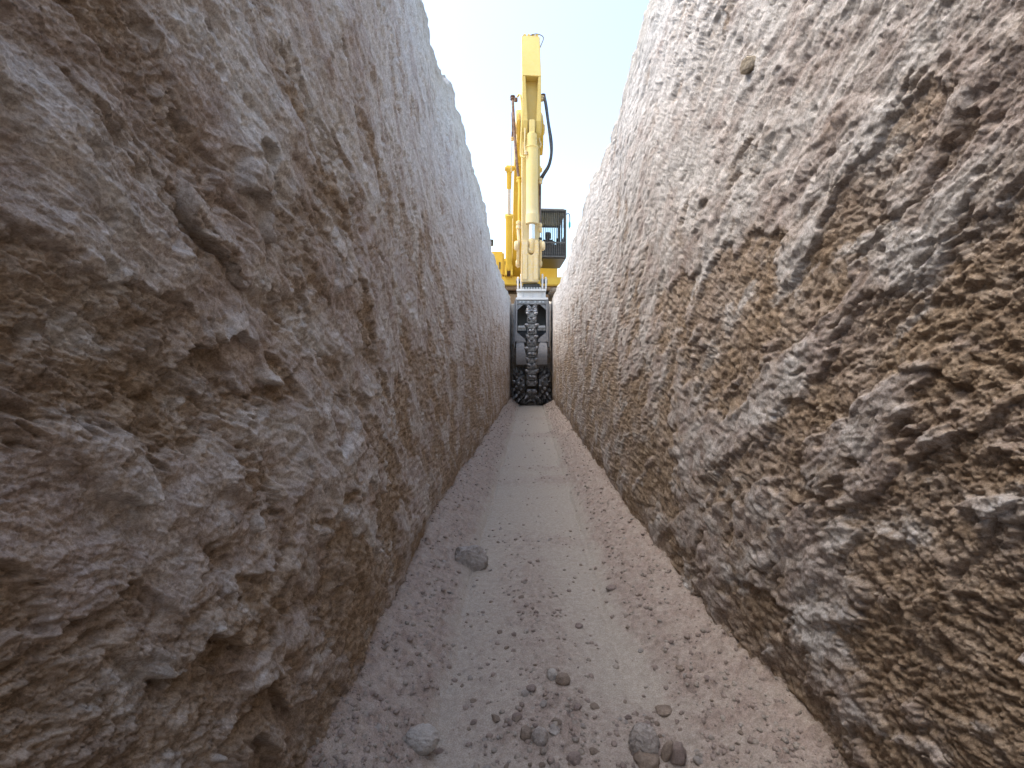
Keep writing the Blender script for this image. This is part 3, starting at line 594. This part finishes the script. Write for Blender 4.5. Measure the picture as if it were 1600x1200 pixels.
# ------------------------------------------------------------------ trench cutter hanging on the stick
CX, CD = 0.036, 9.80
tc = empty('trench_cutter', (CX, CD, 0.0))
tag(tc, 'grey steel cutter attachment with toothed chain and dark drums standing on trench floor', 'trench cutter')
def cz(py): return CAM_H + (VPY - py) * 9.9 / FPX
def cpart(name, mat, parent=tc, bevel=0.0, smooth=False): return part(name, mat, parent, bevel, smooth)
mount = cpart('mounting_plate', M_PALESTEEL, bevel=0.01)(lambda b: (box(b, -0.31, 0.30, 0.02, 0.75, cz(456), cz(452)), ))
cpart('mounting_block', M_PALESTEEL, mount, bevel=0.008)(lambda b: (box(b, -0.30, 0.29, 0.07, 0.70, cz(465.5), cz(456) - 0.002), box(b, -0.015, 0.005, 0.03, 0.07, cz(465.5), cz(456) - 0.002), box(b, -0.20, -0.18, 0.03, 0.07, cz(465.5), cz(456) - 0.002), box(b, 0.18, 0.20, 0.03, 0.07, cz(465.5), cz(456) - 0.002)))
cpart('rubber_pad', M_BLACK, mount, bevel=0.01)(lambda b: box(b, -0.18, 0.17, 0.06, 0.4, cz(452) + 0.003, cz(443.5)))
for xo in (-0.235, -0.30, 0.205, 0.275):
    outer = abs(xo) > 0.25
    e_ = cpart('mounting_ear', M_PALESTEEL, mount, bevel=0.008)(lambda b, xo=xo, outer=outer: prism(b, [(0.05, cz(452) + 0.002), (0.07, cz(434 if outer else 430)), (0.14, cz(432 if outer else 427)), (0.3, cz(430)), (0.5, cz(452) + 0.002)], xo, xo + 0.035))
    cpart('ear_pin', M_CHAIN, e_, smooth=True)(lambda b, xo=xo: lathe(b, (xo - 0.02, 0.2, cz(438)), (xo + 0.055, 0.2, cz(438)), [(0, 0.05), (1, 0.05)], 14))
bolt_b = bmesh.new(); lathe(bolt_b, (0, 0, 0), (0, -0.03, 0), [(0, 0.024), (1, 0.024)], 6); bolt_me = bpy.data.meshes.new('bolt'); bolt_b.to_mesh(bolt_me); bolt_b.free(); bolt_me.materials.append(M_PICK)
boltz = bmesh.new(); lathe(boltz, (0, 0, 0), (0, 0, 0.03), [(0, 0.022), (1, 0.022)], 6); boltz_me = bpy.data.meshes.new('bolt'); boltz.to_mesh(boltz_me); boltz.free(); boltz_me.materials.append(M_PICK)
for k in range(7):
    o = link('bolt', boltz_me, None, mount); o.location = (-0.17 + k * 0.056, 0.045, cz(452) + 0.001)
flange = cpart('housing_top_flange', M_PALESTEEL, bevel=0.008)(lambda b: box(b, -0.325, 0.335, 0.0, 0.8, cz(469.5), cz(465.8)))
z1, z0 = cz(469.7), cz(534.5)
housing = cpart('housing', M_FRAME, bevel=0.008)(lambda b: (prism_y(b, [(-0.338, z0), (-0.300, z0), (-0.292, z1), (-0.325, z1)], 0.0, 0.75), prism_y(b, [(0.300, z0), (0.338, z0), (0.330, z1), (0.297, z1)], 0.0, 0.75), box(b, -0.30, 0.30, 0.70, 0.74, z0, z1), box(b, -0.294, 0.298, 0.03, 0.10, z1 - 0.085, z1 - 0.002)))
for q in (-1, 1):
    cpart('side_flare', M_FRAME, housing, bevel=0.006)(lambda b, q=q: prism_y(b, [(q * 0.342, z0 - 0.1), (q * 0.366, z0 - 0.1), (q * 0.375, z1 - 0.15), (q * 0.34, z1 + 0.04), (q * 0.333, z1)], 0.05, 0.7))
    cpart('corner_gusset', M_FRAME, housing, bevel=0.004)(lambda b, q=q: prism_y(b, [(q * 0.294, z1 - 0.086), (q * 0.17, z1 - 0.086), (q * 0.294, z1 - 0.20)], 0.05, 0.09))
    cpart('corner_gusset', M_FRAME, housing, bevel=0.004)(lambda b, q=q: prism_y(b, [(q * 0.298, z0 + 0.20), (q * 0.298, z0 + 0.0), (q * 0.12, z0 + 0.0), (q * 0.14, z0 + 0.06)], 0.04, 0.09))
    br = cpart('motor_bracket', M_CHAIN, housing, bevel=0.008)(lambda b, q=q: box(b, min(q * 0.12, q * 0.29), max(q * 0.12, q * 0.29), 0.06, 0.30, cz(517), cz(508.5)))
    for k in range(3):
        o = link('bolt', bolt_me, None, br); o.location = (q * (0.16 + 0.045 * k), 0.062, cz(511))
    for bx_ in (0.07, 0.165, 0.235):
        o = link('bolt', bolt_me, None, housing); o.location = (q * bx_, 0.032, z1 - 0.04)
    # smooth curved shields over the shoulders of the drums
    def shield(b, q=q):
        rows = []
        for i in range(13):
            t = i / 12; z = cz(535) + (cz(569.5) - cz(535)) * t
            yb = 0.10 - 0.11 * math.sin(math.pi * (0.15 + 0.75 * t))
            xin = 0.17 - 0.07 * t ** 0.7; rows.append([b.verts.new((q * (xin + (0.318 - xin) * s), yb + 0.015 * s * s, z)) for s in np.linspace(0, 1, 6)])
        for A, B in zip(rows, rows[1:]):
            for k in range(5): b.faces.new((A[k], A[k + 1], B[k + 1], B[k]))
        g = b.faces[:]; r = bmesh.ops.extrude_face_region(b, geom=g)
        for v in [v for v in r['geom'] if isinstance(v, bmesh.types.BMVert)]: v.co.y += 0.05
    sh = cpart('drum_shield', M_FRAME, housing, smooth=True)(shield)
    o = link('bolt', bolt_me, None, sh); o.location = (q * 0.245, 0.045, cz(541))
# pick: tapered holder with a carbide tip, pointing along -y
pb = bmesh.new(); lathe(pb, (0, 0.02, 0), (0, -0.085, 0), [(0, 0.034), (0.35, 0.034), (0.45, 0.026), (0.62, 0.024), (0.66, 0.016), (1, 0.004)], 8)
pick_me = bpy.data.meshes.new('pick'); pb.to_mesh(pick_me); pb.free(); pick_me.materials.append(M_PICK)
pick_dark = pick_me.copy(); pick_dark.materials.clear(); pick_dark.materials.append(M_CHAIN)
def add_pick(parent, p, direction, me=pick_me):
    o = link('pick', me, None, parent); o.location = p
    o.rotation_euler = Vector(direction).to_track_quat('-Y', 'Z').to_euler(); return o
# drums
AXZ, AXY, DR = 0.415, 0.42, 0.325
for q in (-1, 1):
    dr = cpart('cutting_drum', M_DRUM, bevel=0.01, smooth=True)(lambda b, q=q: lathe(b, (q * 0.150, AXY, AXZ), (q * 0.375, AXY, AXZ), [(0, 0.1), (0, DR), (0.75, DR), (1, DR - 0.07), (1, 0.1)], 36))
    for row in range(5):
        for k in range(11):
            a = 2 * math.pi * (k + row * 0.37 * q) / 11; xq = q * (0.17 + 0.048 * row); r_ = DR + 0.002 - (0.035 if row == 4 else 0)
            d_ = Vector((q * 0.12 * row * 0.6, -math.cos(a), math.sin(a)))
            add_pick(dr, (xq, AXY - math.cos(a) * r_, AXZ + math.sin(a) * r_), d_, pick_me if (row + k) % 3 == 0 else pick_dark)
# chain running round the boom of the cutter between the drums
chain_frame = cpart('chain_bar', M_CHAIN, bevel=0.01)(lambda b: (box(b, -0.10, 0.10, 0.20, 0.50, 0.42, cz(487)),))
chain = empty('cutting_chain', (0, 0, 0)); chain.parent = tc
ztop_c, fy, rc = cz(492), 0.085, 0.17
lb = bmesh.new(); box(lb, -0.088, 0.088, -0.02, 0.02, -0.052, 0.052); box(lb, -0.10, -0.065, -0.035, -0.019, -0.03, 0.045); box(lb, 0.065, 0.10, -0.035, -0.019, -0.03, 0.045)
bmesh.ops.bevel(lb, geom=lb.edges[:], offset=0.006, segments=1, affect='EDGES'); link_me = bpy.data.meshes.new('chain_link'); lb.to_mesh(link_me); lb.free(); link_me.materials.append(M_CHAIN)
pts = []
zz = ztop_c
while zz > AXZ: pts.append((fy, zz, 0.0)); zz -= 0.118
for k in range(1, 7):
    a = k * 0.118 / 0.335
    if a < 1.6: pts.append((AXY - 0.335 * math.cos(a), AXZ - 0.335 * math.sin(a), a))
for k in range(1, 4): a = k * 0.42; pts.append((fy + 0.16 - 0.16 * math.cos(a), ztop_c + 0.05 + 0.16 * math.sin(a) - 0.0, -a))
for i, (y, z, a) in enumerate(pts):
    if z - 0.42 < 0.0 and a > 1.55: continue
    o = link('chain_link', link_me, None, chain); o.location = (0, y, z); o.rotation_euler = (a, 0, 0)
    sp = (0.095, 0.055, 0.115, 0.035)[i % 4]
    up = Vector((0, -math.cos(a), -math.sin(a)))
    for q in (-1, 1):
        add_pick(chain, (q * sp * 0.85, y + up.y * 0.03, z + up.z * 0.03 + 0.02), Vector((q * (0.2 + 0.6 * random.random()), up.y, up.z + random.uniform(-0.1, 0.9)))).scale = (1.1, 1.15, 1.1)
for q in (-1, 1):
    add_pick(chain, (q * 0.075, 0.07, cz(487)), (q * 0.1, -0.5, 0.9)).scale = (1.5, 1.5, 1.5)

# ------------------------------------------------------------------ stones
def rock_mesh(name, sx, sy, sz, seed, sub=3, rough=0.22, flat=0.0, facet=0):
    b = bmesh.new(); bmesh.ops.create_icosphere(b, subdivisions=sub, radius=1.0)
    r = random.Random(seed); planes = [(Vector((r.gauss(0, 1), r.gauss(0, 1), r.gauss(0, 1))).normalized(), r.uniform(0.62, 0.9)) for _ in range(facet)]
    C = np.array([v.co for v in b.verts], np.float32)
    nz = fbm(C[:, 0] * 1.1 + seed, C[:, 1] * 1.1 + C[:, 2] * 0.7, 4, seed) + 0.6 * fbm(C[:, 2] * 2.2 + seed, C[:, 0] * 2.0 - C[:, 1], 4, seed + 5)
    n2 = fbm(C[:, 0] * 5 + seed, C[:, 1] * 5 + C[:, 2] * 4.1, 4, seed + 9, 0.6)
    for v, nn, nf in zip(b.verts, nz, n2):
        c = v.co * (1 + rough * float(nn))
        for nrm, dd in planes:
            e = c.dot(nrm) - dd
            if e > 0: c = c - nrm * e * 0.9
        c = c * (1 + 0.15 * float(nf))
        v.co = Vector((c.x * sx, c.y * sy, max(c.z, -0.72) * sz))
    me = bpy.data.meshes.new(name); b.to_mesh(me); b.free()
    for p in me.polygons: p.use_smooth = facet == 0 or sub > 3
    return me
def on_floor(px, py):
    """photo pixel of a thing's foot on the trench floor -> x, y, z"""
    z = 0.0
    for _ in range(6):
        y = (CAM_H - z) * FPX / (py - VPY); x = (px - VPX) * y / FPX; z = floor_z(x, y)
    return x, y, z
def stone(name, px, py, wpx, hpx, mat, label, seed, facet=0, sub=4, rough=0.2, sink=0.55, rz=0.0, cat='stone', group=None, tilt=0.0, depth=0.85):
    x, y, z = on_floor(px, py - 1)
    k = y / FPX; a = wpx * k / 2; hgt = hpx * k
    me = rock_mesh(name, a, a * depth, hgt * 0.60, seed, sub, rough, 0, facet); me.materials.append(mat)
    o = link(name, me, None); o.location = (x, y + a * 0.5, z + hgt * 0.60 * sink - 0.12 * hgt); o.rotation_euler = (0, tilt, rz)
    return tag(o, label, cat, group)
stone('rock', 735, 889, 58, 40, M_STONE, 'large grey layered rock at the foot of the left wall', 3, facet=10, sub=5, rough=0.36, sink=0.55)
stone('stone', 657, 1174, 53, 33, M_STONE_P, 'smooth pale oval stone alone on the floor at lower left', 11, rough=0.10, sub=5)
stone('stone', 1009, 1180, 48, 46, M_STONE, 'round grey stone half buried in the rubble heap at lower right', 23, rough=0.14, sub=5)
stone('stone', 1013, 1200, 42, 24, M_STONE_B, 'brown blocky stone in front of the round grey stone', 31, facet=6)
stone('stone', 1043, 1192, 16, 40, M_STONE_B, 'narrow upright brown stone beside the round grey stone', 37, facet=7, tilt=0.3)
stone('stone', 1060, 1196, 34, 36, M_STONE_R, 'reddish brown clod at the right end of the rubble heap', 41, facet=5, rough=0.3)
stone('stone', 863, 1064, 18, 17, M_STONE_P, 'small whitish stone on the reddish rubble in the middle', 53, facet=3, rough=0.15)
stone('stone', 880, 1070, 22, 16, M_STONE_B, 'small brown stone touching the small whitish stone', 59, facet=3)
stone('stone', 821, 1157, 22, 20, M_STONE_B, 'dark brown stone, left one of a touching pair near the bottom', 61, facet=5)
stone('stone', 844, 1160, 26, 27, M_STONE, 'grey brown stone, right one of a touching pair near the bottom', 67, facet=5)
stone('stone', 866, 1150, 18, 10, M_STONE, 'flat grey shard right of the touching pair of stones', 69, facet=6)
stone('stone', 1064, 1045, 14, 8, M_STONE_B, 'dark flat pebble on the smooth strip by the right bank', 71, facet=2)
stone('stone', 1056, 1031, 9, 6, M_STONE_B, 'tiny dark pebble just behind the dark flat pebble on smooth strip', 73, facet=2)
stone('stone', 957, 923, 18, 6, M_STONE_R, 'low reddish clod alone on the smooth strip in the middle distance', 79, rough=0.3)
stone('stone', 904, 982, 14, 6, M_STONE_R, 'dark red clod at the tip of the reddish rubble ridge', 83, rough=0.3, facet=3)
stone('stone', 1040, 1118, 28, 9, M_STONE_B, 'low lumpy brown clod just behind the round grey stone', 89, rough=0.35)
stone('stone', 903, 1110, 14, 9, M_STONE_R, 'small reddish brown stone among the middle rubble', 97, facet=3)
stone('stone', 830, 1081, 15, 10, M_STONE_R, 'small pinkish stone left of the small whitish stone', 101, facet=3)
stone('stone', 897, 1196, 26, 22, M_STONE_R, 'upright reddish brown stone at the bottom edge, middle', 103, facet=6)
# stones lodged in the rims and in the right face
def wall_stone(side, y, z, s, mat, label, seed):
    zt = float(np.interp(y, *RIM[side]))
    zz = zt - 0.03 if z is None else z
    d = float(relief(side, np.array([y], np.float32), np.array([min(zz, zt - 0.12)], np.float32))[0][0])
    me = rock_mesh('stone', s, s * 1.1, s * 0.9, seed, 4, 0.25, 0, 5); me.materials.append(mat)
    o = link('stone', me, None); o.location = (side * (wall_x(side, y) - d + (0.035 if z is None else -0.002)), y, zz); return tag(o, label, 'stone')
wall_stone(1, 1.20, 1.598, 0.022, M_STONE_O, 'single ochre grey stone stuck in the upper right wall', 119)
# pebbles one can pick out near the camera
peb = []
for k in range(6):
    me = rock_mesh('pebble', 1, 0.85, 0.62, 200 + k, 2, 0.4, 0, 7); me.materials.append((M_STONE, M_STONE_B, M_STONE_R)[k % 3]); peb.append(me)
cnt = 0
while cnt < 170:
    y = 1.0 + 1.6 * random.random() ** 1.6; x = random.uniform(-0.42, 0.46)
    l = float(floor_height(np.array([x], np.float32), np.array([y], np.float32))[1][0])
    heap = math.exp(-(((x - 0.02) / 0.12) ** 2 + ((y - 1.12) / 0.12) ** 2)) + math.exp(-(((x - 0.27) / 0.1) ** 2 + ((y - 1.08) / 0.1) ** 2))
    if random.random() > 0.08 + 0.30 * l + 0.8 * heap: continue
    s = random.choice((0.004, 0.005, 0.005, 0.006, 0.007, 0.009, 0.011)) * (1 + 0.5 * min(heap, 1))
    o = link('pebble', random.choice(peb), None); o.location = (x, y, floor_z(x, y) + s * 0.05); o.scale = (s, s, s * random.uniform(0.7, 1.1)); o.rotation_euler = (random.uniform(-.4, .4), random.uniform(-.4, .4), random.uniform(0, 6.3))
    tag(o, 'one of the many small scattered pebbles on the near trench floor', 'pebble', 'pebbles on the near trench floor'); cnt += 1
# loose gravel nobody could count
def gravel(name, n, mat, seed, label, smin, smax):
    r = np.random.default_rng(seed)
    y = 0.85 + (Y_END - 1.4) * r.random(n * 6) ** 3.2; x = r.uniform(-0.57, 0.59, n * 6)
    h, l = floor_height(x.astype(np.float32), y.astype(np.float32))
    keep = np.where(r.random(n * 6) < 0.05 + 0.95 * l ** 1.5)[0][:n]
    x, y, h = x[keep], y[keep], h[keep]; n = len(x)
    base = bmesh.new(); bmesh.ops.create_icosphere(base, subdivisions=1, radius=1.0); base.verts.ensure_lookup_table()
    V = np.array([v.co for v in base.verts]); F = np.array([[v.index for v in f.verts] for f in base.faces]); base.free()
    V = V[:12]; b2 = bmesh.new(); bmesh.ops.create_icosphere(b2, subdivisions=1, radius=1.0); b2.free()
    s = (smin + (smax - smin) * r.random(n) ** 5) * (0.7 + 0.35 * np.sqrt(y))
    VV = V[None] * (1 + r.normal(0, 0.22, (n, len(V), 3))) * s[:, None, None] * np.array([1, 1, 0.7])
    a = r.uniform(0, 6.28, n); c, s_ = np.cos(a)[:, None], np.sin(a)[:, None]
    VV = np.stack([VV[..., 0] * c - VV[..., 1] * s_, VV[..., 0] * s_ + VV[..., 1] * c, VV[..., 2]], -1) + np.stack([x, y, h + 0.05 * s], -1)[:, None]
    FF = (F[None] + (np.arange(n) * len(V))[:, None, None]).reshape(-1, 3)
    me = bpy.data.meshes.new(name); k = len(FF)
    me.vertices.add(n * len(V)); me.vertices.foreach_set('co', VV.astype(np.float32).ravel())
    me.loops.add(k * 3); me.loops.foreach_set('vertex_index', FF.astype(np.int32).ravel())
    me.polygons.add(k); me.polygons.foreach_set('loop_start', np.arange(0, k * 3, 3, dtype=np.int32)); me.update(); me.validate()
    tag(link(name, me, mat), label, 'gravel', kind='stuff')
gravel('loose_gravel', 9500, M_GRAV_P, 5, 'fine reddish gravel strewn over the trench floor and its banks', 0.0009, 0.0085)
gravel('grey_gravel', 7000, M_GRAV_G, 6, 'fine grey gravel mixed into the dirt of the trench floor', 0.0009, 0.0080)
# spoil bank on the ground between the trench end and the tracks
def spoil(name, x0, x1, y0, y1, h, label, seed):
    xs = np.linspace(x0, x1, 60); ys_ = np.linspace(y0, y1, 60); X, Y = np.meshgrid(xs, ys_, indexing='ij')
    u = (X - x0) / (x1 - x0); v = (Y - y0) / (y1 - y0)
    e = np.clip(np.minimum(np.minimum(u, 1 - u), np.minimum(v, 1 - v)) * 4 + 0.35 * fbm(X / 0.3, Y / 0.3, 3, seed), 0, 1)
    f1, _, idc = worley(X / 0.13, Y / 0.13, seed)
    H = h * e * (0.75 + 0.5 * fbm(X / 0.25, Y / 0.25, 4, seed + 3)) + 0.10 * e * (0.6 - f1) * (idc > 0.3)
    H = np.where((u <= 0) | (u >= 1) | (v <= 0) | (v >= 1), -0.05, H)
    tag(grid_object(name, np.stack([X, Y, G + H], -1), M_GROUND), label, 'heap')
spoil('spoil_heap', 0.24, 1.25, 11.1, 13.2, 0.24, 'beige bank of spoil right of the cutter mounting, before the tracks', 301)
spoil('spoil_heap', -1.4, -0.2, 11.2, 13.4, 0.12, 'low beige bank of spoil left of the cutter mounting', 307)
